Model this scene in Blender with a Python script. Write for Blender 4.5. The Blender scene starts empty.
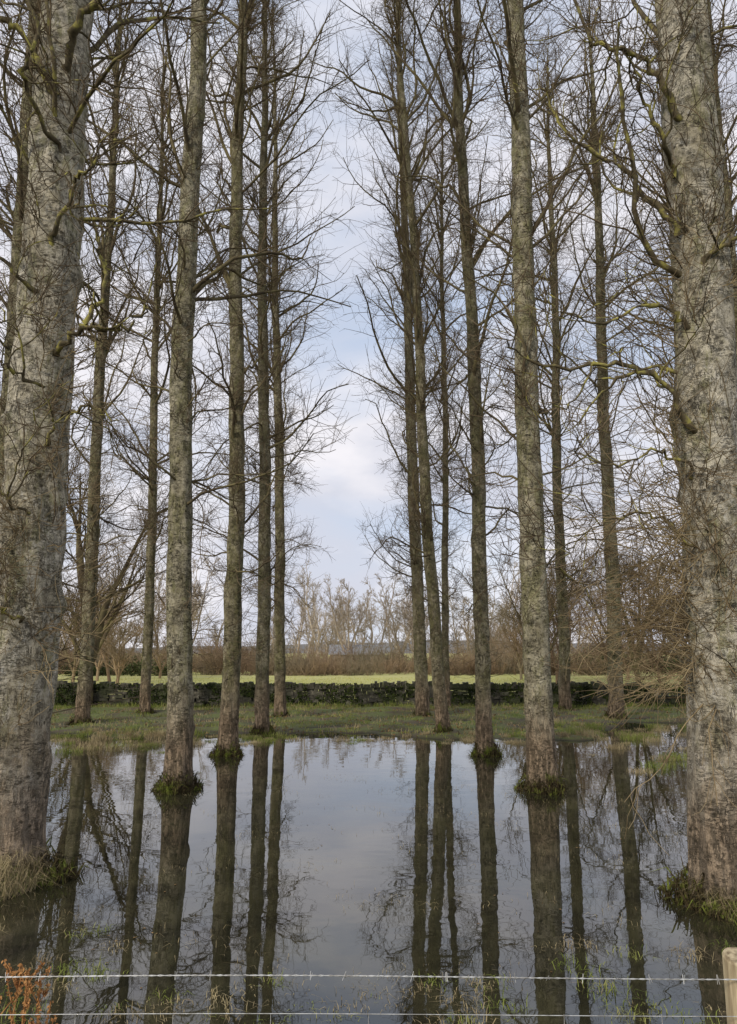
import bpy, math, numpy as np
from mathutils import Vector
rng = np.random.default_rng(7)
scene = bpy.context.scene

# ------------------------------------------------------------------ helpers
def nrm(v):
    return v / np.maximum(np.linalg.norm(v, axis=-1, keepdims=True), 1e-9)

def build(name, batches, mats, loc=(0, 0, 0), smooth=True, parent=None):
    V = []; loops = []; starts = []; mi = []; off = 0; ls = 0
    for v, f, m in batches:
        v = np.asarray(v, dtype=np.float32).reshape(-1, 3); f = np.asarray(f, dtype=np.int64)
        if len(f) == 0: continue
        V.append(v); loops.append((f + off).ravel())
        k = f.shape[1]
        starts.append(ls + np.arange(len(f)) * k)
        mi.append(np.full(len(f), m)); off += len(v); ls += f.size
    V = np.concatenate(V) - np.array(loc, dtype=np.float32)
    loops = np.concatenate(loops).astype(np.int32); starts = np.concatenate(starts).astype(np.int32)
    mi = np.concatenate(mi).astype(np.int32)
    me = bpy.data.meshes.new(name)
    me.vertices.add(len(V)); me.vertices.foreach_set("co", V.ravel())
    me.loops.add(len(loops)); me.loops.foreach_set("vertex_index", loops)
    me.polygons.add(len(starts)); me.polygons.foreach_set("loop_start", starts)
    me.polygons.foreach_set("material_index", mi)
    me.polygons.foreach_set("use_smooth", np.full(len(starts), smooth))
    me.update(calc_edges=True); me.validate()
    for m in mats: me.materials.append(m)
    ob = bpy.data.objects.new(name, me); ob.location = loc
    scene.collection.objects.link(ob)
    if parent: ob.parent = parent
    return ob

def tubes(P, R, sides):
    N, K, _ = P.shape
    T = np.empty_like(P); T[:, 1:-1] = P[:, 2:] - P[:, :-2]; T[:, 0] = P[:, 1] - P[:, 0]; T[:, -1] = P[:, -1] - P[:, -2]
    T = nrm(T)
    ref = nrm(rng.normal(size=(N, 1, 3)))
    ax = nrm(P[:, -1:] - P[:, :1])
    ref = nrm(ref - ax * np.sum(ref * ax, -1, keepdims=True))
    U = nrm(np.cross(T, np.broadcast_to(ref, T.shape))); W = np.cross(T, U)
    a = np.arange(sides) * 2 * np.pi / sides
    ring = P[:, :, None] + R[:, :, None, None] * (np.cos(a)[None, None, :, None] * U[:, :, None] + np.sin(a)[None, None, :, None] * W[:, :, None])
    base = (np.arange(N)[:, None, None] * K + np.arange(K - 1)[None, :, None]) * sides
    j = np.arange(sides)[None, None, :]; j2 = (j + 1) % sides
    f = np.stack([base + j, base + j2, base + sides + j2, base + sides + j], -1).reshape(-1, 4)
    return ring.reshape(-1, 3), f

def grow(P0, D0, L, R0, K, trop, wig, tip=0.3):
    N = len(P0); P = np.zeros((N, K + 1, 3)); P[:, 0] = P0; D = nrm(D0); st = (L / K)[:, None]
    for k in range(K):
        D = D + rng.normal(size=(N, 3)) * wig
        D[:, 2] += trop
        D = nrm(D); P[:, k + 1] = P[:, k] + D * st
    t = np.linspace(0, 1, K + 1)[None]
    R = R0[:, None] * (1 - (1 - tip) * t)
    return P, R

def spawn(P, R, n, a0, a1, tmin=0.15):
    N, K, _ = P.shape
    idx = np.repeat(np.arange(N), n); M = len(idx)
    t = tmin + (1 - tmin) * rng.random(M); s = t * (K - 1); i = np.minimum(s.astype(int), K - 2); fr = (s - i)[:, None]
    p = P[idx, i] * (1 - fr) + P[idx, i + 1] * fr
    tan = nrm(P[idx, i + 1] - P[idx, i])
    q = rng.normal(size=(M, 3)); q = nrm(q - tan * np.sum(q * tan, -1, keepdims=True))
    ang = (a0 + (a1 - a0) * rng.random(M))[:, None]
    d = tan * np.cos(ang) + q * np.sin(ang)
    return idx, t, p, d, R[idx, i]

def spline(pts, K):
    pts = np.array(pts, float); n = len(pts)
    t = np.linspace(0, n - 1, K + 1); out = []
    for s in t:
        i = min(int(s), n - 2); u = s - i
        p0 = pts[max(i - 1, 0)]; p1 = pts[i]; p2 = pts[i + 1]; p3 = pts[min(i + 2, n - 1)]
        out.append(0.5 * (2 * p1 + (p2 - p0) * u + (2 * p0 - 5 * p1 + 4 * p2 - p3) * u * u + (3 * p1 - p0 - 3 * p2 + p3) * u ** 3))
    return np.array(out)

def blades(C, h, w, lean=0.35):
    N = len(C); a = rng.random(N) * 2 * np.pi; side = np.stack([np.cos(a), np.sin(a), 0 * a], -1)
    b = rng.random(N) * 2 * np.pi; l = (rng.random(N) ** 0.7 * lean * 2)[:, None]
    out = np.stack([np.cos(b), np.sin(b), 0 * b], -1) * l; up = np.array([0, 0, 1.0])
    H = h[:, None]; W = w[:, None]
    mid = C + up * H * 0.6 + out * H * 0.3; tip = C + up * H * np.maximum(0.25, 1 - l * 0.5) + out * H
    v = np.stack([C - side * W / 2, C + side * W / 2, mid + side * W * 0.35, mid - side * W * 0.35, tip], 1)
    o = np.arange(N)[:, None] * 5
    return v.reshape(-1, 3), (o + np.array([[0, 1, 2, 3]])), (o + np.array([[3, 2, 4]]))

def blade_batches(C, h, w, m, lean=0.35):
    v, q, t = blades(C, h, w, lean)
    return [(v, q, m), (v, t, m)]

def fbm(x, y, s, seed=0, oct=4):
    r = np.random.default_rng(seed); out = 0; amp = 1
    for o in range(oct):
        for k in range(3):
            a = r.random() * 6.28; ph = r.random() * 6.28; ph2 = r.random() * 6.28
            out = out + amp * np.sin((x * np.cos(a) + y * np.sin(a)) / s * 6.28 + ph + 1.3 * np.sin((y * np.cos(a) - x * np.sin(a)) / s * 4 + ph2)) / 3
        amp *= 0.55; s *= 0.5
    return out

# ------------------------------------------------------------------ materials
class NT:
    def __init__(s, name):
        s.m = bpy.data.materials.new(name); s.m.use_nodes = True; s.t = s.m.node_tree
        s.b = s.t.nodes['Principled BSDF']
    def n(s, typ, **kw):
        nd = s.t.nodes.new(typ)
        for k, v in kw.items(): nd.inputs[k].default_value = v
        return nd
    def l(s, a, b): s.t.links.new(a, b)
    def ramp(s, fac, stops):
        r = s.t.nodes.new('ShaderNodeValToRGB'); e = r.color_ramp.elements
        while len(e) < len(stops): e.new(0.5)
        for el, (p, c) in zip(e, stops):
            el.position = p; el.color = (c, c, c, 1) if not hasattr(c, '__len__') else (*c, 1)
        s.l(fac, r.inputs[0]); return r.outputs[0]
    def noise(s, vec, scale, detail=6, rough=0.6, dist=0.0):
        nd = s.n('ShaderNodeTexNoise', Scale=scale, Detail=detail, Roughness=rough, Distortion=dist)
        if vec is not None: s.l(vec, nd.inputs['Vector'])
        return nd.outputs['Fac']
    def map(s, vec, sc, loc=(0, 0, 0)):
        nd = s.n('ShaderNodeMapping'); nd.inputs['Scale'].default_value = sc; nd.inputs['Location'].default_value = loc
        s.l(vec, nd.inputs['Vector']); return nd.outputs[0]
    def mix(s, fac, a, b, mode='MIX'):
        nd = s.t.nodes.new('ShaderNodeMix'); nd.data_type = 'RGBA'; nd.blend_type = mode
        for sock, v in ((nd.inputs[0], fac), (nd.inputs[6], a), (nd.inputs[7], b)):
            if isinstance(v, (int, float)): sock.default_value = v
            elif hasattr(v, '__len__'): sock.default_value = (*v, 1)
            else: s.l(v, sock)
        return nd.outputs[2]
    def math(s, op, a, b=None):
        nd = s.t.nodes.new('ShaderNodeMath'); nd.operation = op
        for i, v in enumerate((a, b)):
            if v is None: continue
            if isinstance(v, (int, float)): nd.inputs[i].default_value = v
            else: s.l(v, nd.inputs[i])
        return nd.outputs[0]
    def bump(s, h, strength, dist):
        nd = s.n('ShaderNodeBump', Strength=strength, Distance=dist); s.l(h, nd.inputs['Height'])
        s.l(nd.outputs[0], s.b.inputs['Normal'])

def bark_mat(name, light, mid, dark, moss, mossamt, crk=0.85):
    s = NT(name); tc = s.n('ShaderNodeTexCoord'); oi = s.n('ShaderNodeObjectInfo'); geo = s.n('ShaderNodeNewGeometry')
    vadd = s.n('ShaderNodeVectorMath'); vadd.operation = 'ADD'
    s.l(tc.outputs['Object'], vadd.inputs[0]); s.l(s.math('MULTIPLY', oi.outputs['Random'], 40.0), vadd.inputs[1]); V = vadd.outputs[0]
    big = s.noise(s.map(V, (2.0, 2.0, 1.0)), 1.0, 6, 0.75)
    fine = s.noise(V, 75.0, 4, 0.8)
    dashn = s.noise(s.map(V, (7, 7, 24)), 1.0, 4, 0.7)
    vert = s.noise(s.map(V, (19, 19, 4.0)), 1.0, 5, 0.72)
    blot = s.noise(s.map(V, (8, 8, 10), (3, 7, 1)), 1.0, 6, 0.8)
    def lines(n, w): return s.ramp(s.math('ABSOLUTE', s.math('SUBTRACT', n, 0.5)), [(0.0, 1.0), (w, 0.0)])
    hl = s.math('MULTIPLY', lines(dashn, 0.028), s.ramp(s.noise(V, 6.0, 3), [(0.42, 0.0), (0.56, 1.0)]))
    vl = s.math('MULTIPLY', lines(vert, 0.03), s.ramp(s.noise(s.map(V, (1, 1, 1), (9, 2, 5)), 5.0, 3), [(0.46, 0.0), (0.6, 1.0)]))
    vor = s.n('ShaderNodeTexVoronoi', Scale=1.0); vor.feature = 'F1'
    s.l(s.map(V, (11, 11, 15)), vor.inputs['Vector'])
    pits = s.ramp(s.math('ADD', vor.outputs['Distance'], s.math('MULTIPLY', fine, 0.25)), [(0.24, 1.0), (0.42, 0.0)])
    pits = s.math('MULTIPLY', pits, s.ramp(s.noise(V, 2.5, 2), [(0.46, 0.0), (0.58, 1.0)]))
    sep = s.n('ShaderNodeSeparateXYZ'); s.l(geo.outputs['Position'], sep.inputs[0])
    zz = s.math('ADD', sep.outputs['Z'], s.math('MULTIPLY', big, 0.9))
    foot = s.ramp(s.math('MULTIPLY', zz, 0.4), [(0.42, 1.0), (0.82, 0.0)])
    col = s.mix(s.ramp(big, [(0.42, 0.0), (0.56, 1.0)]), mid, light)
    pale = s.ramp(s.noise(s.map(V, (1, 1, 0.8), (4, 4, 4)), 9.0, 5, 0.75), [(0.56, 0.0), (0.66, 1.0)])
    col = s.mix(s.math('MULTIPLY', pale, 0.6), col, tuple(min(c * 1.25, 0.7) for c in (light[0], light[1] * 1.02, light[2] * 1.08)))
    col = s.mix(s.math('MULTIPLY', s.ramp(blot, [(0.54, 0.0), (0.64, 1.0)]), 0.75), col, dark)
    col = s.mix(s.math('MULTIPLY', s.ramp(fine, [(0.40, 1.0), (0.54, 0.0)]), 0.55), col, tuple(0.5 * (a + b) for a, b in zip(mid, dark)))
    mo = s.ramp(s.noise(s.map(V, (3.4, 3.4, 1.4)), 1.3, 7, 0.85), [(0.62 - mossamt, 0.0), (0.69 - mossamt, 1.0)])
    mo = s.math('MULTIPLY', s.math('MULTIPLY', mo, 0.7), s.math('MAXIMUM', s.math('SUBTRACT', 1.0, foot), 0.2))
    mo = s.math('MULTIPLY', mo, s.ramp(fine, [(0.38, 0.3), (0.52, 1.0)]))
    col = s.mix(mo, col, moss)
    ridge = s.mix(s.ramp(vert, [(0.44, 1.0), (0.56, 0.0)]), (0.10, 0.066, 0.042), (0.44, 0.32, 0.215))
    ridge = s.mix(s.ramp(fine, [(0.42, 0.6), (0.56, 0.0)]), ridge, (0.13, 0.095, 0.065))
    col = s.mix(s.math('MULTIPLY', foot, 0.8), col, ridge)
    dk = tuple(c * 0.45 for c in dark)
    col = s.mix(s.math('MULTIPLY', hl, crk), col, dk); col = s.mix(s.math('MULTIPLY', vl, crk), col, dk)
    col = s.mix(s.math('MULTIPLY', pits, crk), col, dk)
    wet = s.ramp(zz, [(0.40, 1.0), (0.66, 0.0)])
    col = s.mix(s.math('MULTIPLY', wet, 0.85), col, (0.045, 0.048, 0.016))
    s.l(col, s.b.inputs['Base Color']); s.b.inputs['Roughness'].default_value = 0.9
    s.b.inputs['Specular IOR Level'].default_value = 0.15
    h = s.math('SUBTRACT', s.math('MULTIPLY', fine, 0.5), s.math('MULTIPLY', hl, 0.6))
    h = s.math('SUBTRACT', h, s.math('MULTIPLY', vl, 0.6))
    h = s.math('SUBTRACT', h, s.math('MULTIPLY', vert, s.math('ADD', s.math('MULTIPLY', foot, 2.0), 0.4)))
    h = s.math('SUBTRACT', h, s.math('MULTIPLY', pits, 0.8)); h = s.math('SUBTRACT', h, s.math('MULTIPLY', s.ramp(blot, [(0.5, 0.0), (0.64, 1.0)]), 0.4))
    s.bump(h, 1.0, 0.03); return s.m

def noisy(name, c1, c2, scale=4.0, rough=0.9, spec=0.1, c3=None, det=3):
    s = NT(name)
    n = s.noise(s.n('ShaderNodeNewGeometry').outputs['Position'], scale, det, 0.65)
    st = [(0.35, c1), (0.65, c2)]
    if c3: st = [(0.35, c1), (0.5, c2), (0.64, c3)]
    s.l(s.ramp(n, st), s.b.inputs['Base Color']); s.b.inputs['Roughness'].default_value = rough
    s.b.inputs['Specular IOR Level'].default_value = spec
    return s.m

def matte(name, c1, c2, scale, c3=None):
    s = NT(name); n = s.noise(s.n('ShaderNodeNewGeometry').outputs['Position'], scale, 1, 0.5)
    st = [(0.38, c1), (0.62, c2)]
    if c3: st = [(0.36, c1), (0.5, c2), (0.62, c3)]
    d = s.n('ShaderNodeBsdfDiffuse'); s.l(s.ramp(n, st), d.inputs['Color'])
    s.l(d.outputs[0], s.t.nodes['Material Output'].inputs['Surface']); s.t.nodes.remove(s.b); return s.m

M_barkL = bark_mat('bark_pale', (0.66, 0.61, 0.49), (0.43, 0.385, 0.28), (0.16, 0.135, 0.09), (0.24, 0.235, 0.09), 0.105)
M_barkM = bark_mat('bark_grey_green', (0.47, 0.43, 0.31), (0.28, 0.25, 0.165), (0.10, 0.085, 0.052), (0.19, 0.185, 0.07), 0.13)
M_barkD = bark_mat('bark_mossy', (0.35, 0.315, 0.21), (0.20, 0.175, 0.11), (0.075, 0.063, 0.038), (0.145, 0.14, 0.05), 0.15, 0.7)
M_branch = matte('branch_bark', (0.085, 0.068, 0.045), (0.17, 0.145, 0.075), 3.0)
M_branchN = noisy('branch_lichen', (0.065, 0.052, 0.032), (0.12, 0.10, 0.06), 7.0, c3=(0.34, 0.31, 0.09))
M_twig = matte('twig', (0.095, 0.072, 0.047), (0.175, 0.135, 0.085), 1.5)
M_shoot = matte('young_shoot', (0.19, 0.14, 0.08), (0.33, 0.26, 0.15), 2.5)
M_moss = noisy('moss_skirt', (0.028, 0.022, 0.011), (0.065, 0.05, 0.025), 6.0, c3=(0.14, 0.17, 0.03))
M_grassG = noisy('grass_green', (0.10, 0.135, 0.028), (0.19, 0.225, 0.05), 2.0, rough=0.7, c3=(0.28, 0.27, 0.10))
M_grassD = noisy('grass_dry', (0.20, 0.155, 0.085), (0.42, 0.35, 0.20), 2.0, rough=0.8)
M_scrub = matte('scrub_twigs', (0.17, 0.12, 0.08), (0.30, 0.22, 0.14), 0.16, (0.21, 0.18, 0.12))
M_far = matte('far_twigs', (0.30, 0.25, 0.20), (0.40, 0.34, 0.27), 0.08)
M_ever = matte('evergreen_leaves', (0.04, 0.05, 0.024), (0.09, 0.105, 0.045), 0.8)
M_ivy = matte('ivy_leaves', (0.018, 0.028, 0.01), (0.06, 0.08, 0.022), 5.0)
M_leaf = matte('dead_leaves', (0.12, 0.075, 0.035), (0.28, 0.19, 0.095), 9.0)

# ground
s = NT('ground_soil_grass'); P = s.n('ShaderNodeNewGeometry').outputs['Position']
sep = s.n('ShaderNodeSeparateXYZ'); s.l(P, sep.inputs[0])
n1 = s.noise(P, 0.9, 6, 0.7); n2 = s.noise(P, 9.0, 5, 0.7); n3 = s.noise(P, 0.06, 4, 0.6)
bank = s.mix(s.ramp(n1, [(0.42, 0.0), (0.56, 1.0)]), (0.095, 0.072, 0.04), (0.12, 0.15, 0.035))
bank = s.mix(s.math('MULTIPLY', n2, 0.55), bank, (0.04, 0.035, 0.016))
field = s.mix(s.ramp(n3, [(0.35, 0.0), (0.65, 1.0)]), (0.36, 0.37, 0.10), (0.47, 0.44, 0.18))
field = s.mix(s.math('MULTIPLY', s.ramp(n1, [(0.4, 0.0), (0.65, 1.0)]), 0.35), field, (0.28, 0.27, 0.10))
isf = s.ramp(s.math('MULTIPLY', sep.outputs['Y'], 0.01), [(0.275, 0.0), (0.30, 1.0)])
col = s.mix(isf, bank, field)
mud = s.ramp(sep.outputs['Z'], [(0.0, 1.0), (0.05, 0.0)])
col = s.mix(mud, col, (0.035, 0.03, 0.016))
s.l(col, s.b.inputs['Base Color']); s.b.inputs['Roughness'].default_value = 0.95
s.bump(n2, 0.7, 0.05); M_ground = s.m

# water
s = NT('flood_water'); P = s.n('ShaderNodeNewGeometry').outputs['Position']
n = s.noise(P, 1.2, 5, 0.65)
s.l(s.ramp(n, [(0.4, (0.014, 0.014, 0.009)), (0.62, (0.04, 0.038, 0.02))]), s.b.inputs['Base Color'])
s.b.inputs['Roughness'].default_value = 0.015; s.b.inputs['IOR'].default_value = 1.65
nb = s.math('ADD', s.noise(s.map(P, (1, 1.4, 1)), 1.6, 2, 0.5), s.math('MULTIPLY', s.noise(P, 9.0, 1, 0.5), 0.08))
nd = s.n('ShaderNodeBump', Distance=0.03); s.l(nb, nd.inputs['Height'])
calm = s.ramp(s.noise(P, 0.22, 3, 0.6), [(0.42, 0.03), (0.62, 0.12)]); s.l(calm, nd.inputs['Strength'])
s.l(nd.outputs[0], s.b.inputs['Normal']); M_water = s.m

# stone
s = NT('wall_stone'); P = s.n('ShaderNodeNewGeometry').outputs['Position']
n = s.noise(P, 3.2, 6, 0.75); nn = s.noise(P, 0.9, 3, 0.6)
c = s.ramp(n, [(0.40, (0.03, 0.028, 0.021)), (0.56, (0.085, 0.078, 0.058)), (0.70, (0.25, 0.235, 0.18))])
c = s.mix(s.math('MULTIPLY', s.ramp(nn, [(0.42, 0.0), (0.58, 1.0)]), 0.7), c, (0.035, 0.045, 0.013))
s.l(c, s.b.inputs['Base Color']); s.b.inputs['Roughness'].default_value = 0.95; s.bump(s.noise(P, 20, 4, 0.7), 0.8, 0.02)
M_stone = s.m
s = NT('weathered_wood'); tc = s.n('ShaderNodeTexCoord').outputs['Object']
n = s.noise(s.map(tc, (60, 60, 4)), 1.0, 6, 0.6)
s.l(s.ramp(n, [(0.35, (0.17, 0.125, 0.07)), (0.6, (0.46, 0.38, 0.24))]), s.b.inputs['Base Color']); s.b.inputs['Roughness'].default_value = 0.85
s.bump(n, 0.6, 0.005); M_post = s.m
s = NT('galvanised_wire'); s.b.inputs['Metallic'].default_value = 0.5; s.b.inputs['Roughness'].default_value = 0.5
s.l(s.ramp(s.noise(s.n('ShaderNodeNewGeometry').outputs['Position'], 30.0), [(0.4, (0.35, 0.34, 0.32)), (0.6, (0.62, 0.63, 0.63))]), s.b.inputs['Base Color']); M_wire = s.m
M_dock = noisy('dead_dock', (0.25, 0.11, 0.04), (0.46, 0.25, 0.10), 25.0)
M_barnw = noisy('barn_wall', (0.24, 0.21, 0.18), (0.32, 0.29, 0.25), 0.8)
M_barnr = noisy('barn_roof', (0.20, 0.215, 0.24), (0.27, 0.28, 0.30), 0.6)
M_barnd = noisy('barn_door', (0.06, 0.07, 0.06), (0.09, 0.10, 0.09), 0.6)
M_hill = noisy('hill_cover', (0.15, 0.15, 0.15), (0.21, 0.21, 0.20), 0.02)

# ------------------------------------------------------------------ ground
def ground_z(x, y):
    shore = 19.2 + 1.1 * fbm(x, y * 0 + 3, 9, 3) + np.where(x > 5, np.minimum((x - 5) * 1.1, 3.6), 0) + np.where(x < -5, np.minimum((-5 - x) * 0.4, 2.2), 0)
    near = 3.9 + 0.25 * fbm(x, y * 0, 4, 5)
    a = np.clip((y - near) / 1.2, 0, 1); b = np.clip((shore - y) / 1.6 + 0.2, 0, 1)
    c = np.clip((24 - np.abs(x)) / 3, 0, 1)
    ins = a * b * c; ins = ins * ins * (3 - 2 * ins)
    land = 0.042 + 0.06 * fbm(x, y * 1.8, 3.0, 9) + np.clip((y - 22) / 60, 0, 1) * 0.2 + np.clip((y - 24.5) / 3, 0, 1) * 0.08
    near_land = np.clip((3.9 - y) / 3, 0, 1) * 0.25
    z = land + near_land - ins * 0.55
    fl = np.exp(-(((x - 19) / 6.5) ** 2 + ((y - 44) / 8) ** 2) ** 2)
    z = z - fl * 0.55
    for cx, cy, r, h in [(-3.50, 7.1, 0.82, 0.68), (3.15, 6.5, 0.70, 0.68)]:
        z = z + h * np.exp(-(((x - cx) ** 2 + (y - cy) ** 2) / r ** 2) ** 1.5)
    return z + np.clip((y - 90) / 400, 0, 1) * 3.0
def axis(pts):
    out = []
    for a, b, st in pts: out.append(np.arange(a, b, st))
    return np.concatenate(out + [[pts[-1][1]]])
xs = axis([(-1200, -200, 100), (-200, -40, 10), (-40, -14, 1.0), (-14, 14, 0.14), (14, 40, 1.0), (40, 200, 10), (200, 1200, 100)])
ys = axis([(-60, 0, 5), (0, 2, 0.5), (2, 30, 0.14), (30, 70, 1.0), (70, 200, 8), (200, 2500, 100)])
X, Y = np.meshgrid(xs, ys); Z = ground_z(X, Y)
nx, ny = len(xs), len(ys)
i = (np.arange(ny - 1)[:, None] * nx + np.arange(nx - 1)[None]).ravel()
build('ground', [(np.stack([X, Y, Z], -1).reshape(-1, 3), np.stack([i, i + 1, i + nx + 1, i + nx], -1), 0)], [M_ground])
build('water', [(np.array([[-60, 0.5, 0], [60, 0.5, 0], [60, 75, 0], [-60, 75, 0]]), np.array([[0, 1, 2, 3]]), 0)], [M_water], smooth=False)

hx = np.linspace(-900, 900, 120)
prof = 7 + 5 * np.sin(hx / 160 + 1) + 2 * fbm(hx, hx * 0, 150, 4)
rows = [np.stack([hx, 520 + 0 * hx, -2 + 0 * hx], -1), np.stack([hx, 600 + 0 * hx, prof * 0.8 + 2], -1), np.stack([hx, 700 + 0 * hx, prof + 3], -1), np.stack([hx, 900 + 0 * hx, -2 + 0 * hx], -1)]
i = (np.arange(3)[:, None] * 120 + np.arange(119)[None]).ravel()
build('hills', [(np.concatenate(rows), np.stack([i, i + 1, i + 121, i + 120], -1), 0)], [M_hill])

# ------------------------------------------------------------------ trees
def trunk_mesh(base, top, d0, H, sides, rings, seed, zs=None, lump=0.05, flare=0.26, taper=0.5):
    r = np.random.default_rng(seed)
    if zs is None:
        zs = np.concatenate([np.linspace(-0.5, 2, rings // 3), np.linspace(2, H, rings - rings // 3 + 1)[1:]])
    bx, by = base; tx, tz = top
    ph = r.random(8) * 6.28; amp = 0.022 + 0.03 * r.random()
    wx = amp * (np.sin(zs * 0.45 + ph[0]) - np.sin(ph[0])) + 0.3 * amp * np.sin(zs * 1.7 + ph[1]); wy = amp * (np.sin(zs * 0.5 + ph[2]) - np.sin(ph[2]))
    cx = bx + (tx - bx) * zs / tz + wx; cy = by + wy
    rad = d0 / 2 * np.clip(1 - taper * zs / H - (0.97 - taper) * (zs / H) ** 3, 0.03, 2)
    th = np.arange(sides) * 2 * np.pi / sides
    Zg, T = np.meshgrid(zs, th, indexing='ij')
    fl = np.exp(-np.maximum(Zg + 0.05, 0) / 0.36)
    prof = 1 + fl * (flare + 0.12 * np.sin(5 * T + ph[3]) + 0.08 * np.sin(8 * T + ph[4] + Zg * 2))
    for k in range(12):
        m = r.integers(1, 8); f = r.uniform(0.6, 9); prof = prof + lump * 0.45 * r.uniform(0.3, 1) * np.sin(m * T + f * Zg + r.random() * 6.28)
    for k in range(60):
        zc = r.uniform(0.8, H * 0.55); tc = r.random() * 6.28; w_ = r.uniform(0.04, 0.13)
        dth = np.angle(np.exp(1j * (T - tc)))
        prof = prof + r.uniform(0.06, 0.22) * np.exp(-((Zg - zc) / w_) ** 2 - (dth / r.uniform(0.18, 0.4)) ** 2)
    R = rad[:, None] * prof
    v = np.stack([cx[:, None] + R * np.cos(T), cy[:, None] + R * np.sin(T), Zg], -1)
    K = len(zs); b = (np.arange(K - 1)[:, None]) * sides; j = np.arange(sides)[None]; j2 = (j + 1) % sides
    f = np.stack([b + j, b + j2, b + sides + j2, b + sides + j], -1).reshape(-1, 4)
    return v.reshape(-1, 3), f, zs, cx, cy, rad

def skirt(base, r, n, hmax):
    a = rng.random(n) * 6.28; u = rng.random(n); rr = r * (0.78 + 0.6 * u) * (1 + 0.16 * np.sin(3 * a + base[1]))
    C = np.stack([base[0] + rr * np.cos(a), base[1] + rr * np.sin(a), -0.05 + 0.3 * (1 - u) * rng.random(n)], -1)
    return blade_batches(C, hmax * (0.3 + 0.7 * rng.random(n)) * (0.7 + 0.3 * np.sin(2 * a + base[0] * 9)), 0.009 + 0.012 * rng.random(n), 3, 0.75)

def poplar(base, top, d0, H=28.0, near=False, seed=1, n1=100, lo=0.09, spread=1.0, extra=None, twr=0.0052, skirt_h=0.24, bark=None, nep=200):
    global rng
    rng = np.random.default_rng(seed)
    zs = np.concatenate([np.arange(-0.4, 11, 0.045), np.linspace(11, H, 40)]) if near else None
    v, f, zs, cx, cy, rad = trunk_mesh(base, top, d0, H, 72 if near else 28, 190, seed, zs, 0.055, 0.2 if near else 0.26, 0.30 if near else 0.5)
    B = [(v, f, 0)]
    # irregular whorls: clusters of branches with bare gaps between them
    u = np.sort(rng.random(n1)); u = u + 0.018 * np.sin(u * 60 + seed) + 0.010 * np.sin(u * 143 + seed * 2)
    q = (lo + (0.97 - lo) * np.clip(u, 0, 1)) ** 0.9; z = q * H; az = rng.random(n1) * 6.28
    px = np.interp(z, zs, cx); py = np.interp(z, zs, cy); pr = np.interp(z, zs, rad)
    inc = np.radians(np.clip(np.interp(q, [0.1, 0.22, 0.42, 1.0], [84, 60, 36, 20]) + rng.normal(size=n1) * 15, 8, 115))
    D = np.stack([np.sin(inc) * np.cos(az), np.sin(inc) * np.sin(az), np.cos(inc)], -1)
    P0 = np.stack([px, py, z], -1)
    L = np.interp(q, [0.1, 0.3, 0.6, 1.0], [1.9, 3.4, 4.6, 1.5]) * (0.30 + 0.95 * rng.random(n1) ** 1.4) * spread
    R0 = np.minimum(0.007 + 0.0085 * L * rng.uniform(0.7, 1.35, n1), pr * 0.5)
    lowm = q < 0.30
    for mask, trop, wig in ((lowm, 0.015, 0.22), (~lowm, 0.035, 0.15)):
        if mask.sum() == 0: continue
        P, R = grow(P0[mask], D[mask], L[mask], R0[mask], 10, trop, wig)
        B.append((*tubes(P, R, 5), 1))
        idx, t, p, d, rr = spawn(P, R, 11, 0.4, 1.15, 0.10)
        L2 = np.clip(L[mask][idx], 1.2, 4) * (0.44 - 0.24 * t) * (0.4 + 1.0 * rng.random(len(idx)))
        P2, R2 = grow(p, d, L2, np.clip(rr * 0.5, twr, 0.012), 6, 0.05, 0.20, 0.45)
        B.append((*tubes(P2, R2, 3), 2))
        idx, t, p, d, rr = spawn(P2, R2, 5, 0.5, 1.1, 0.1)
        L3 = 0.15 + 0.65 * rng.random(len(idx)) * np.minimum(L2[idx], 1.0)
        P3, R3 = grow(p, d, L3, np.full(len(idx), twr * 0.76), 3, 0.06, 0.20, 0.6)
        B.append((*tubes(P3, R3, 3), 2))
    n = nep
    z = 1.4 + (H * 0.6) * rng.random(n); az = rng.random(n) * 6.28
    P0 = np.stack([np.interp(z, zs, cx), np.interp(z, zs, cy), z], -1)
    D = np.stack([np.cos(az), np.sin(az), -0.1 + 1.1 * rng.random(n)], -1)
    L = 0.3 + 1.2 * rng.random(n) ** 2 + d0 / 2
    P, R = grow(P0, D, L, np.full(n, 0.0062), 6, 0.02, 0.24, 0.4); B.append((*tubes(P, R, 4), 2))
    idx, t, p, d, rr = spawn(P, R, 5, 0.5, 1.1, 0.4)
    P, R = grow(p, d, 0.2 + 0.35 * rng.random(len(idx)), np.full(len(idx), 0.004), 3, 0.03, 0.22, 0.6); B.append((*tubes(P, R, 3), 2))
    if extra: B += extra(zs, cx, cy, rad)
    B += skirt(base, d0 / 2 * 1.3, 1300, skirt_h)
    return build('poplar_tree', B, [bark or M_barkD, M_branchN if near else M_branch, M_twig, M_moss, M_shoot, M_branchN], (base[0], base[1], 0))

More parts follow.
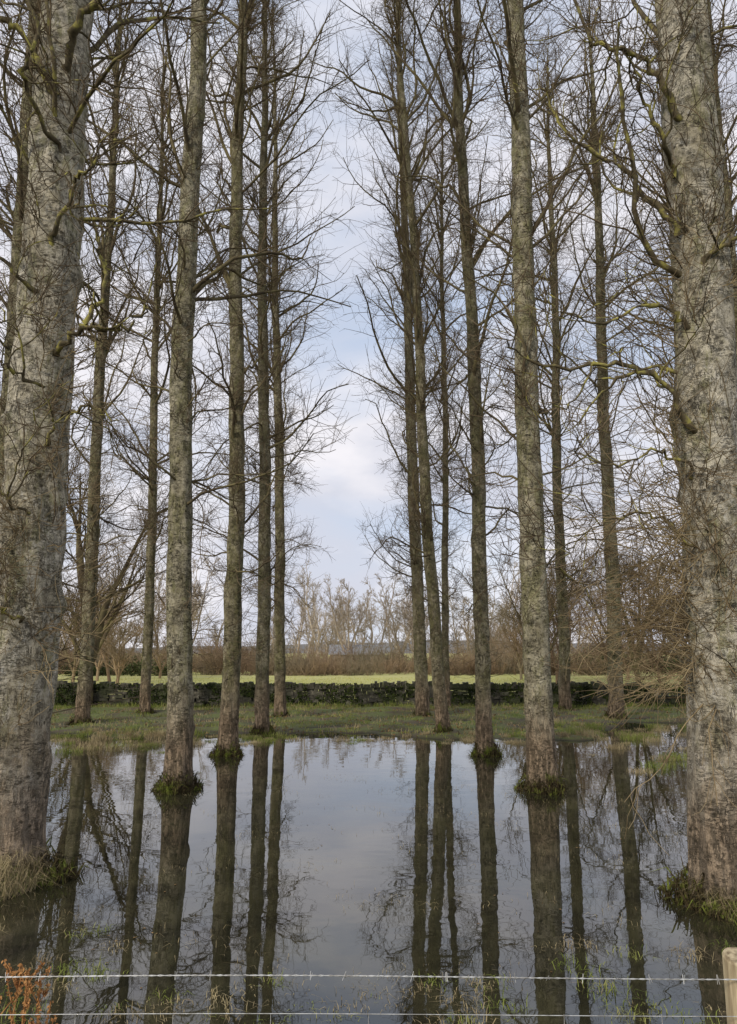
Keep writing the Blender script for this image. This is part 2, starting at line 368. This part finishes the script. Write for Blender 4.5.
def hand_branches(paths, kids=8):
    B = []
    for pts, r0 in paths:
        P = spline(pts, 22)[None]; P = P + rng.normal(size=P.shape) * 0.02
        R = np.linspace(r0, r0 * 0.3, 23)[None] * (1 + 0.22 * rng.normal(size=(1, 23)))
        B.append((*tubes(P, R, 8), 5))
        idx, t, p, d, rr = spawn(P, R, kids, 0.5, 1.2, 0.2)
        P2, R2 = grow(p, d, 0.35 + 0.8 * rng.random(len(idx)), np.clip(rr * 0.5, 0.006, 0.014), 9, 0.05, 0.28, 0.4); B.append((*tubes(P2, R2, 6), 5))
        idx, t, p, d, rr = spawn(P2, R2, 7, 0.5, 1.1, 0.2)
        P3, R3 = grow(p, d, 0.15 + 0.45 * rng.random(len(idx)), np.full(len(idx), 0.0045), 5, 0.06, 0.22, 0.5); B.append((*tubes(P3, R3, 4), 2))
    return B

def shoots(n, zlo, zhi, azc, azw, lmin, lmax, zs, cx, cy, droop=-0.05):
    z = zlo + (zhi - zlo) * rng.random(n); az = azc + azw * rng.normal(size=n)
    P0 = np.stack([np.interp(z, zs, cx), np.interp(z, zs, cy), z], -1)
    D = np.stack([np.cos(az), np.sin(az), 0.3 + 0.5 * rng.normal(size=n)], -1)
    L = lmin + (lmax - lmin) * rng.random(n)
    P, R = grow(P0, D, L, 0.0045 + 0.0045 * rng.random(n), 10, droop, 0.13, 0.35); B = [(*tubes(P, R, 4), 4)]
    idx, t, p, d, rr = spawn(P, R, 8, 0.4, 1.0, 0.3)
    P, R = grow(p, d, 0.15 + 0.45 * rng.random(len(idx)), np.full(len(idx), 0.0032), 5, droop * 0.5, 0.16, 0.6); B.append((*tubes(P, R, 3), 4))
    return B

def extraA(zs, cx, cy, rad):
    paths = [([(-3.2, 7.1, 4.95), (-2.8, 6.9, 5.2), (-2.4, 6.8, 5.12), (-2.15, 6.8, 5.35)], 0.034),
             ([(-2.8, 6.9, 5.2), (-2.6, 6.8, 5.6), (-2.65, 6.7, 6.0), (-2.4, 6.7, 6.3)], 0.022),
             ([(-3.3, 7.1, 8.3), (-3.05, 6.8, 8.75), (-2.7, 6.7, 8.95), (-2.35, 6.6, 9.5)], 0.050),
             ([(-3.4, 7.1, 8.0), (-3.7, 6.8, 8.5), (-4.0, 6.7, 8.6), (-4.3, 6.7, 8.2)], 0.04),
             ([(-3.2, 7.1, 4.0), (-2.9, 6.8, 4.25), (-2.6, 6.7, 4.3), (-2.35, 6.7, 4.15)], 0.020),
             ([(-3.3, 7.1, 6.2), (-3.0, 6.8, 6.7), (-2.75, 6.6, 6.75), (-2.5, 6.6, 7.1)], 0.024),
             ([(-3.3, 7.1, 5.6), (-3.7, 6.7, 5.9), (-4.0, 6.6, 6.4)], 0.024),
             ([(-3.3, 7.1, 7.3), (-3.5, 6.6, 7.7), (-3.3, 6.4, 8.1), (-3.45, 6.3, 8.7)], 0.03),
             ([(-3.2, 7.0, 4.6), (-3.5, 6.6, 4.75), (-3.35, 6.4, 5.1)], 0.02),
             ([(-3.2, 7.0, 2.3), (-3.4, 6.6, 2.45), (-3.7, 6.4, 2.3)], 0.016),
             ([(-3.2, 6.9, 3.3), (-3.5, 6.5, 3.5), (-3.9, 6.4, 3.3)], 0.018)]
    B = hand_branches(paths, 9)
    B += shoots(75, 0.9, 3.4, 4.0, 0.8, 0.5, 1.2, zs, cx, cy, -0.02)
    B += shoots(40, 2.0, 5.5, -0.3, 0.6, 0.5, 1.1, zs, cx, cy, 0.02)
    return B
def extraB(zs, cx, cy, rad):
    paths = [([(2.96, 6.5, 3.95), (2.62, 6.3, 4.38), (2.17, 6.2, 4.55), (1.7, 6.2, 4.48), (1.2, 6.1, 4.66)], 0.032),
             ([(3.0, 6.5, 5.0), (2.6, 6.4, 5.2), (2.05, 6.3, 4.95), (1.6, 6.3, 5.25)], 0.022),
             ([(3.0, 6.5, 5.95), (2.5, 6.4, 6.5), (1.9, 6.3, 6.9), (1.7, 6.3, 7.4)], 0.026),
             ([(3.0, 6.6, 4.6), (2.5, 6.9, 4.7), (2.1, 7.1, 4.3), (1.7, 7.2, 4.35)], 0.020),
             ([(3.1, 6.5, 7.2), (2.7, 6.3, 7.7), (2.2, 6.2, 7.8), (1.9, 6.1, 8.5)], 0.030),
             ([(3.1, 6.5, 5.6), (3.4, 6.2, 5.75), (3.7, 6.1, 5.4)], 0.032),
             ([(2.95, 6.5, 2.9), (2.5, 6.4, 3.2), (2.0, 6.3, 3.1), (1.6, 6.3, 2.75)], 0.014),
             ([(2.95, 6.5, 3.5), (2.6, 6.3, 3.75), (2.1, 6.2, 3.6), (1.7, 6.2, 3.75)], 0.016),
             ([(3.0, 6.5, 6.6), (2.7, 6.2, 6.9), (2.5, 6.0, 7.3), (2.6, 5.9, 7.8)], 0.024)]
    B = hand_branches(paths, 11)
    B += shoots(120, 1.6, 3.4, 3.3, 0.6, 0.6, 1.45, zs, cx, cy, -0.03)
    B += shoots(50, 3.3, 6.0, 3.3, 0.8, 0.5, 1.0, zs, cx, cy, 0.0)
    return B

poplar((-3.30, 7.27), (-3.38, 9.37), 0.62, near=True, seed=11, n1=62, lo=0.16, extra=extraA, spread=0.8, twr=0.0045, bark=M_barkL)
poplar((-2.90, 11.87), (-3.15, 14.04), 0.40, seed=12, n1=90, bark=M_barkM)
poplar((-2.88, 15.9), (-3.22, 18.1), 0.38, seed=13)
poplar((-2.73, 19.8), (-3.30, 22.1), 0.36, seed=14)
poplar((-2.80, 24.5), (-3.72, 26.8), 0.36, seed=15, H=27)
poplar((2.98, 6.58), (3.20, 8.67), 0.55, near=True, seed=21, n1=62, lo=0.16, extra=extraB, spread=0.8, twr=0.0045, bark=M_barkL)
poplar((2.64, 11.87), (2.74, 14.04), 0.43, seed=22, n1=90, bark=M_barkM)
poplar((2.40, 15.9), (2.17, 18.1), 0.33, seed=23)
poplar((1.91, 19.8), (0.95, 22.1), 0.33, seed=24)
poplar((1.72, 24.5), (1.10, 26.8), 0.42, seed=25, H=29)
poplar((2.80, 27.4), (3.10, 30.0), 0.27, seed=26, H=27, n1=80)
poplar((7.8, 24.3), (8.45, 26.6), 0.46, seed=31, spread=1.15)
poplar((6.9, 27.0), (7.6, 29.5), 0.40, seed=32, spread=1.15)
poplar((8.8, 17.0), (9.1, 19.0), 0.38, seed=33, spread=1.15)
poplar((11.5, 26.5), (12.0, 29.0), 0.38, seed=34, spread=1.15)
poplar((-8.4, 22.6), (-8.80, 24.9), 0.40, seed=41, spread=1.15)
poplar((-7.55, 26.0), (-8.35, 28.4), 0.34, seed=42, spread=1.15)
poplar((-6.9, 14.0), (-7.35, 16.2), 0.40, seed=43, spread=1.1)
poplar((-12.3, 25.5), (-12.6, 28.0), 0.38, seed=44, spread=1.15)

# ------------------------------------------------------------------ spreading trees
def spread_tree(B, base, H, r0, n1, n2, n3, tw, mats=(0, 0, 0), fork=True, wid=0.42):
    bx, by = base; b = np.array([[bx, by, -0.1]])
    nl = int(rng.integers(3, 5)) if fork else 1
    hb = H * (0.12 if fork else 0.0)
    P, R = grow(b, np.array([[rng.normal() * .1, rng.normal() * .1, 1.0]]), np.array([hb + 0.3]), np.array([r0]), 4, 0.1, 0.04, 0.85)
    if fork: B.append((*tubes(P, R, 8), mats[0]))
    top = P[:, -1] if fork else b
    a = rng.random(nl) * 1 + np.arange(nl) * 6.28 / nl; inc = rng.uniform(0.25, 0.6, nl) * (1 if fork else 0.05)
    D = np.stack([np.sin(inc) * np.cos(a), np.sin(inc) * np.sin(a), np.cos(inc)], -1)
    P, R = grow(np.repeat(top, nl, 0), D, np.full(nl, H - hb) * rng.uniform(0.8, 1, nl), np.full(nl, r0 * (0.65 if fork else 1)), 10, 0.08, 0.09, 0.15); B.append((*tubes(P, R, 6), mats[0]))
    Lp = np.full(nl, H - hb)
    idx, t, p, d, rr = spawn(P, R, n1, 0.5, 1.1, 0.15)
    L1 = Lp[idx] * wid * (1.05 - 0.6 * t) * rng.uniform(0.6, 1.1, len(idx))
    P, R = grow(p, d, L1, np.maximum(rr * 0.45, tw * 1.5), 7, 0.08, 0.13, 0.3); B.append((*tubes(P, R, 4), mats[1]))
    idx, t, p, d, rr = spawn(P, R, n2, 0.4, 0.95, 0.15)
    L2 = L1[idx] * 0.5 * rng.uniform(0.5, 1.1, len(idx))
    P, R = grow(p, d, L2, np.maximum(rr * 0.5, tw), 4, 0.06, 0.15, 0.5); B.append((*tubes(P, R, 3), mats[2]))
    idx, t, p, d, rr = spawn(P, R, n3, 0.4, 0.95, 0.15)
    P, R = grow(p, d, L2[idx] * 0.55 * rng.uniform(0.5, 1.1, len(idx)), np.full(len(idx), tw * 0.8), 3, 0.05, 0.15, 0.6); B.append((*tubes(P, R, 3), mats[2]))

rng = np.random.default_rng(77)
for (bx, by, H, r0) in [(-10.3, 28.0, 10.5, 0.26), (12.8, 36, 8.5, 0.14), (-14, 38, 10, 0.16), (9.6, 42, 9, 0.14)]:
    B = []; spread_tree(B, (bx, by), H, r0, 13, 9, 5, 0.008, (0, 0, 1))
    build('field_tree', B, [M_branch, M_twig], (bx, by, 0))

B = []
for k in range(44):
    x = rng.uniform(-110, 110); y = rng.uniform(115, 175)
    spread_tree(B, (x, y), rng.uniform(10, 19), 0.28, 14, 8, 4, 0.032, fork=rng.random() < 0.4, wid=0.36)
for k in range(24):
    x = -18 + k * 2.2 + rng.normal() * 0.8; y = 132 + rng.normal() * 4
    spread_tree(B, (x, y), rng.uniform(11, 20), 0.2, 20, 7, 4, 0.028, fork=False, wid=0.2)
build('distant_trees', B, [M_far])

B = []
for k in range(200):
    x = rng.uniform(-55, 55) if k < 140 else rng.uniform(-22, 22); y = rng.uniform(66, 92); h = rng.uniform(1.4, 2.6) + (rng.random() < 0.22) * rng.uniform(0.8, 2.6); h *= (1.4 if x > 11 or x < -14 else 1.0)
    n = 60; a = rng.random(n) * 6.28; sp = rng.random(n) * 1.1
    D = np.stack([np.cos(a) * sp, np.sin(a) * sp, np.ones(n)], -1)
    P0 = np.stack([x + rng.normal(size=n) * 0.8, y + rng.normal(size=n) * 0.4, np.full(n, 0.1)], -1)
    P, R = grow(P0, D, h * rng.uniform(0.4, 1.1, n), np.full(n, 0.022), 4, -0.02, 0.14, 0.4); B.append((*tubes(P, R, 3), 0))
    idx, t, p, d, rr = spawn(P, R, 7, 0.3, 0.9, 0.1)
    P, R = grow(p, d, h * 0.25 * rng.uniform(0.5, 1.2, len(idx)), np.full(len(idx), 0.016), 2, 0, 0.15, 0.6); B.append((*tubes(P, R, 3), 0))
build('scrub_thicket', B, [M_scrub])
B = []
for k in range(34):
    x = rng.uniform(11, 34) if k < 24 else rng.uniform(-34, -15); y = rng.uniform(46, 60)
    spread_tree(B, (x, y), rng.uniform(4.0, 9.5), 0.12, 12, 8, 4, 0.012, fork=True, wid=0.5)
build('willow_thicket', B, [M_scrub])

def leaf_batch(C, s1, m):
    n = len(C); a = nrm(rng.normal(size=(n, 3))) * s1; b = nrm(np.cross(a, rng.normal(size=(n, 3)))) * s1 * 0.7
    return (np.stack([C - a, C + b, C + a, C - b], 1).reshape(-1, 3), np.arange(n)[:, None] * 4 + np.arange(4)[None], m)
C = []
for k in range(36):
    x = rng.uniform(-50, -17) if k < 18 else rng.uniform(20, 50)
    y = rng.uniform(64, 74); r = rng.uniform(0.8, 1.9); n = 700
    u = nrm(rng.normal(size=(n, 3))) * (r * rng.random((n, 1)) ** 0.4) * (1 + 0.3 * rng.normal(size=(n, 1)) * 0.8)
    u[:, 2] *= 0.85; u[:, 0] *= 1.5; C.append(u + np.array([x, y, r * 0.75]))
build('evergreen_hedge', [leaf_batch(np.concatenate(C), 0.10, 0)], [M_ever], smooth=False)

# ------------------------------------------------------------------ dry stone wall
def stone(c, sx, sy, sz):
    v = np.array([[x, y, z] for z in (-1, 1) for y in (-1, 1) for x in (-1, 1)], float) * 0.5
    v = v * (1 + 0.3 * (rng.random((8, 3)) - 0.5)) * np.array([sx, sy, sz]) + c
    return v, np.array([[0, 2, 3, 1], [4, 5, 7, 6], [0, 1, 5, 4], [2, 6, 7, 3], [0, 4, 6, 2], [1, 3, 7, 5]])
B = []
WY = 28.6
wy = lambda x: WY + 0.15 * math.sin(x * 0.3)
z = 0.05
for c in range(6):
    hgt = 0.13; x = -24 + rng.random() * 0.2
    while x < 24:
        w = rng.uniform(0.14, 0.42); hh = hgt * rng.uniform(0.8, 1.1)
        if not (x > 10.5 and c > 3):
            B.append((*stone(np.array([x + w / 2, wy(x) + rng.normal() * 0.03, z + hgt / 2 + 0.03 * math.sin(x)]), w * 0.95, 0.42 - 0.03 * c, hh), 0))
        x += w
    z += hgt
x = -24
while x < 24:
    w = rng.uniform(0.06, 0.16); hh = rng.uniform(0.11, 0.24)
    if x < 10.5 or rng.random() < 0.3:
        B.append((*stone(np.array([x + w / 2, wy(x), z + hh / 2 - 0.03 + 0.03 * math.sin(x) - (0.26 if x > 10.5 else 0)]), w * 0.9, 0.34, hh), 0))
    x += w
n = 30000; x = rng.uniform(-24, 12, n); zz = rng.uniform(0.05, 0.98, n)
m = fbm(x, zz * 2, 2.5, 31) > -0.15; x = x[m]; zz = zz[m]
C = np.stack([x, WY + 0.15 * np.sin(x * 0.3) - 0.24 + 0.08 * (zz) + rng.normal(size=len(x)) * 0.02, zz], -1)
B.append(leaf_batch(C, 0.035, 1))
build('dry_stone_wall', B, [M_stone, M_ivy], smooth=False)

# ------------------------------------------------------------------ grass
def gpts(n, x0, x1, y0, y1, zmin=0.02, zmax=9, clump=0.0, seed=1):
    x = rng.uniform(x0, x1, n); y = rng.uniform(y0, y1, n); z = ground_z(x, y)
    m = (z > zmin) & (z < zmax)
    if clump: m &= fbm(x, y, 2.2, seed) > clump * rng.random(n)
    return np.stack([x, y, z], -1)[m]
B = []
C = gpts(80000, -17, 17, 17.5, 28.3, 0.005, 9, 0.4, 2); n = len(C)
B += blade_batches(C, rng.uniform(0.03, 0.12, n), np.full(n, 0.014), 0, 0.6)
C = gpts(40000, -17, 17, 17.5, 28.3, -0.015, 9, 0.8, 8); n = len(C)
B += blade_batches(C, rng.uniform(0.05, 0.19, n), np.full(n, 0.011), 1, 0.7)
C = gpts(5000, -20, 20, 27.7, 28.3, 0.0); n = len(C)
B += blade_batches(C, rng.uniform(0.08, 0.26, n), np.full(n, 0.014), 0, 0.5)
C = gpts(22000, -30, 30, 29.1, 60, 0.02); n = len(C)
B += blade_batches(C, rng.uniform(0.06, 0.16, n), np.full(n, 0.03), 2, 0.5)
build('grass', B, [M_grassG, M_grassD, noisy('pasture_grass', (0.33, 0.34, 0.09), (0.47, 0.45, 0.17), 0.6)], smooth=False)
C = gpts(16000, -16, 16, 17.5, 28.3, -0.0, 9, 0.7, 15); C[:, 2] += 0.02
build('fallen_leaves', [leaf_batch(C, 0.032, 0)], [M_leaf], smooth=False)

def tussocks(cs, per, hr, sp, gm, w=0.008):
    B = []
    for (x, y, s_) in cs:
        n = int(per * s_); r = sp * s_ * rng.random(n) ** 0.6; a = rng.random(n) * 6.28
        X_ = x + r * np.cos(a); Y_ = y + r * np.sin(a); Z_ = np.maximum(ground_z(X_, Y_), -0.05)
        B += blade_batches(np.stack([X_, Y_, Z_], -1), rng.uniform(0.5, 1, n) * hr * s_, np.full(n, w), 0 if rng.random() < gm else 1, 0.65)
    return B
cs = [(rng.uniform(-12, -2.3), rng.uniform(16.2, 20), rng.uniform(0.4, 1.3)) for _ in range(110)]
cs += [(rng.uniform(4.5, 12), rng.uniform(13.5, 22), rng.uniform(0.5, 1.4)) for _ in range(120)]
cs += [(rng.uniform(-3, 4), rng.uniform(17.6, 19.6), rng.uniform(0.3, 0.9)) for _ in range(60)]
B = tussocks(cs, 130, 0.22, 0.24, 0.45)
cs = [(rng.uniform(-1.5, 0.8), rng.uniform(4.5, 5.2), rng.uniform(0.3, 0.9)) for _ in range(50)]
cs += [(rng.uniform(1.2, 3.0), rng.uniform(4.55, 5.8), rng.uniform(0.4, 1.0)) for _ in range(34)]
cs += [(rng.uniform(-2.9, -1.6), rng.uniform(4.55, 6.0), rng.uniform(0.4, 1.0)) for _ in range(30)]
B += tussocks(cs, 60, 0.17, 0.17, 0.5, 0.006)
n = 7500; C = np.stack([rng.uniform(-3.2, 3.8, n), 4.7 + 8.5 * rng.random(n) ** 1.3, np.full(n, -0.03)], -1)
m = fbm(C[:, 0], C[:, 1], 1.6, 12) > 0.4
C = C[m]; B += blade_batches(C, rng.uniform(0.035, 0.10, len(C)), np.full(len(C), 0.004), 1, 0.8)
for cx, cy, gf in ((-3.45, 7.05, 0.25), (3.15, 6.45, 0.65)):
    n = 14000; a = rng.random(n) * 6.28; r = 0.28 + 0.6 * rng.random(n)
    x = cx + r * np.cos(a); y = cy + r * np.sin(a); z = ground_z(x, y); m = z > -0.03
    C = np.stack([x, y, z], -1)[m]; k = len(C); j = int(k * gf)
    B += blade_batches(C[:j], rng.uniform(0.04, 0.16, j), np.full(j, 0.005), 0, 0.7)
    B += blade_batches(C[j:], rng.uniform(0.06, 0.30, k - j), np.full(k - j, 0.0045), 1, 0.8)
build('grass_tussocks', B, [M_grassG, M_grassD], smooth=False)

# floating leaf litter
n = 3200; x = rng.uniform(-9, 10, n); y = 4.6 + 13.5 * rng.random(n)
m = fbm(x, y, 3.0, 44) > 0.5; x = x[m]; y = y[m]; n = len(x)
a = rng.random(n) * 6.28; s1 = rng.uniform(0.006, 0.018, n)
c = np.stack([x, y, np.full(n, 0.004)], -1); u = np.stack([np.cos(a), np.sin(a), 0 * a], -1) * s1[:, None]; vv = np.stack([-np.sin(a), np.cos(a), 0.15 + 0 * a], -1) * s1[:, None] * 0.6
build('floating_leaves', [(np.stack([c - u, c + vv, c + u, c - vv + np.array([0, 0, 0.004])], 1).reshape(-1, 3), np.arange(n)[:, None] * 4 + np.arange(4)[None], 0)], [M_leaf], smooth=False)

# ------------------------------------------------------------------ fence
fence = bpy.data.objects.new('wire_fence', None); scene.collection.objects.link(fence)
def post(x, y, zt):
    r = 0.05; th = np.arange(20) * 2 * np.pi / 20
    zsr = [(-0.2, r), (zt - 0.5, r), (zt - 0.2, r * 0.99), (zt - 0.008, r * 0.97), (zt, r * 0.88)]
    v = [[x + rr * (1 + 0.03 * math.sin(3 * t + z)) * math.cos(t), y + rr * math.sin(t), z + 0.01 * math.sin(t) * (z > 0.8)] for z, rr in zsr for t in th]
    f = [[b * 20 + j, b * 20 + (j + 1) % 20, (b + 1) * 20 + (j + 1) % 20, (b + 1) * 20 + j] for b in range(4) for j in range(20)]
    v.append([x, y, zt + 0.002]); tri = [[80 + j, 80 + (j + 1) % 20, 100] for j in range(20)]
    build('post', [(v, f, 0), (v, tri, 0)], [M_post], (x, y, 0), smooth=False, parent=fence)
for px in (-5.2, -2.02, 1.18, 4.4): post(px, 2.6, 1.06)
B = []
xx = np.linspace(-7, 7, 900)
def wire(z0, sag, ph=0.0, tw=0.0, y=2.54, r=0.0012):
    zz = z0 + sag * np.cos(xx / 3.2 * 2 * np.pi + 0.8) * 0.5
    P = np.stack([xx, y + tw * np.cos(xx * 120 + ph), zz + tw * np.sin(xx * 120 + ph)], -1)[None]
    B.append((*tubes(P, np.full((1, len(xx)), r), 5), 0))
wire(1.02, 0.012, 0, 0.0015); wire(1.02, 0.012, math.pi, 0.0015)
for k, z0 in enumerate((0.915, 0.78, 0.62, 0.45, 0.3)): wire(z0, 0.008)
xb = np.arange(-6.9, 6.9, 0.105); n = len(xb); zb = 1.02 + 0.006 * np.cos(xb / 3.2 * 2 * np.pi + 0.8)
for s1 in (0, 1):
    a = rng.random(n) * 3.14 + s1 * 1.5; d = np.stack([0.15 * rng.normal(size=n), np.cos(a), np.sin(a)], -1) * 0.013
    c = np.stack([xb + s1 * 0.004, np.full(n, 2.54), zb], -1)
    B.append((*tubes(np.stack([c - d, c, c + d], 1), np.full((n, 3), 0.001), 4), 0))
xv = np.arange(-6.9, 6.9, 0.30); n = len(xv)
B.append((*tubes(np.stack([np.stack([xv, np.full(n, 2.537), np.full(n, zq)], -1) for zq in (0.1, 0.5, 0.918)], 1), np.full((n, 3), 0.0011), 4), 0))
build('wires', B, [M_wire], parent=fence)

# dead dock plant
B = []
for k in range(7):
    b = np.array([[-1.22 + rng.normal() * 0.07, 2.85 + rng.normal() * 0.05, 0.2]])
    P, R = grow(b, np.array([[rng.normal() * 0.1, 0, 1.0]]), np.array([rng.uniform(0.60, 0.78)]), np.array([0.005]), 10, 0.02, 0.05, 0.5); B.append((*tubes(P, R, 5), 0))
    idx, t, p, d, rr = spawn(P, R, 9, 0.4, 0.8, 0.35)
    P2, R2 = grow(p, d, rng.uniform(0.06, 0.15, len(idx)), np.full(len(idx), 0.0022), 4, 0.12, 0.1, 0.6); B.append((*tubes(P2, R2, 4), 0))
    for PP in (P, P2):
        idx, t, p, d, rr = spawn(PP, np.full(PP.shape[:2], .003), 26 if PP is P2 else 130, 0.6, 1.4, 0.35)
        B.append(leaf_batch(p + nrm(d) * 0.007, 0.0065, 0))
build('dock_plant', B, [M_dock], (-1.22, 2.85, 0.1), smooth=False)

# ------------------------------------------------------------------ barn
barn = bpy.data.objects.new('barn', None); barn.location = (-1.8, 118, 0.2); scene.collection.objects.link(barn)
w, dpt, e, r = 4.0, 3.0, 2.0, 3.3
v = [[-w, -dpt, 0], [w, -dpt, 0], [w, dpt, 0], [-w, dpt, 0], [-w, -dpt, e], [w, -dpt, e], [w, dpt, e], [-w, dpt, e], [-w, 0, r], [w, 0, r]]
build('walls', [(v, [[0, 1, 5, 4], [2, 3, 7, 6], [1, 2, 6, 5], [3, 0, 4, 7]], 0), (v, [[4, 7, 8], [5, 9, 6]], 0)], [M_barnw], smooth=False, parent=barn)
o = 0.3; vr = [[-w - o, -dpt - o, e - .12], [w + o, -dpt - o, e - .12], [w + o, 0, r + .06], [-w - o, 0, r + .06], [w + o, dpt + o, e - .12], [-w - o, dpt + o, e - .12]]
vr += [[a, b, c + 0.1] for a, b, c in vr]
build('roof', [(vr, [[0, 1, 2, 3], [3, 2, 4, 5], [6, 7, 8, 9], [9, 8, 10, 11], [0, 1, 7, 6], [5, 4, 10, 11], [1, 2, 8, 7], [2, 4, 10, 8], [0, 3, 9, 6], [3, 5, 11, 9]], 0)], [M_barnr], smooth=False, parent=barn)
build('door', [([[-1.4, -dpt - .05, 0], [1.4, -dpt - .05, 0], [1.4, -dpt - .05, 1.8], [-1.4, -dpt - .05, 1.8], [-1.4, -dpt - .003, 0], [1.4, -dpt - .003, 0], [1.4, -dpt - .003, 1.8], [-1.4, -dpt - .003, 1.8]], [[0, 1, 2, 3], [3, 2, 6, 7], [0, 3, 7, 4], [1, 5, 6, 2]], 0)], [M_barnd], smooth=False, parent=barn)

# ------------------------------------------------------------------ sky + sun
w = bpy.data.worlds.new('World'); scene.world = w; w.use_nodes = True; nt = w.node_tree; N = nt.nodes; Lk = nt.links
bg = N['Background']
sdir = Vector((-0.55, -0.75, 0.50)).normalized()
sky = N.new('ShaderNodeTexSky'); sky.sky_type = 'NISHITA'; sky.sun_disc = False
sky.sun_elevation = math.asin(sdir.z); sky.sun_rotation = math.atan2(sdir.x, sdir.y)
tc = N.new('ShaderNodeTexCoord'); mp = N.new('ShaderNodeMapping'); mp.inputs['Scale'].default_value = (1.0, 1.0, 2.3); mp.inputs['Location'].default_value = (3.1, 0.4, 0.2)
Lk.new(tc.outputs['Generated'], mp.inputs[0])
n1 = N.new('ShaderNodeTexNoise'); n1.inputs['Scale'].default_value = 2.2; n1.inputs['Detail'].default_value = 6; n1.inputs['Roughness'].default_value = 0.5; n1.inputs['Distortion'].default_value = 0.3
Lk.new(mp.outputs[0], n1.inputs['Vector'])
n2 = N.new('ShaderNodeTexNoise'); n2.inputs['Scale'].default_value = 4.6; n2.inputs['Detail'].default_value = 5; Lk.new(mp.outputs[0], n2.inputs['Vector'])
r1 = N.new('ShaderNodeValToRGB'); r1.color_ramp.elements[0].position = 0.34; r1.color_ramp.elements[1].position = 0.52
Lk.new(n1.outputs['Fac'], r1.inputs[0])
r2 = N.new('ShaderNodeValToRGB'); r2.color_ramp.elements[0].position = 0.38; r2.color_ramp.elements[1].position = 0.60
r2.color_ramp.elements[0].color = (6.3, 6.5, 7.4, 1); r2.color_ramp.elements[1].color = (8.7, 8.5, 8.9, 1)
Lk.new(n2.outputs['Fac'], r2.inputs[0])
mx0 = N.new('ShaderNodeMix'); mx0.data_type = 'RGBA'; mx0.inputs[0].default_value = 0.8
Lk.new(sky.outputs[0], mx0.inputs[6]); mx0.inputs[7].default_value = (6.0, 6.8, 8.4, 1)
mx = N.new('ShaderNodeMix'); mx.data_type = 'RGBA'
Lk.new(r1.outputs[0], mx.inputs[0]); Lk.new(mx0.outputs[2], mx.inputs[6]); Lk.new(r2.outputs[0], mx.inputs[7])
Lk.new(mx.outputs[2], bg.inputs[0]); bg.inputs[1].default_value = 0.108

sl = bpy.data.lights.new('sun', 'SUN'); sl.energy = 2.5; sl.angle = math.radians(8); sl.color = (1.0, 0.91, 0.77)
so = bpy.data.objects.new('sun', sl); so.rotation_euler = sdir.to_track_quat('Z', 'Y').to_euler(); scene.collection.objects.link(so)

# ------------------------------------------------------------------ camera
cam = bpy.data.cameras.new('camera'); cam.sensor_fit = 'VERTICAL'
cam.angle = math.radians(69.0)
cam.clip_end = 5000; cam.clip_start = 0.05
co = bpy.data.objects.new('camera', cam); co.location = (0, 0, 2.0); co.rotation_euler = (math.radians(90 + 10.9), 0, 0)
scene.collection.objects.link(co); scene.camera = co
scene.view_settings.view_transform = 'Standard'; scene.view_settings.look = 'None'; scene.view_settings.exposure = 0
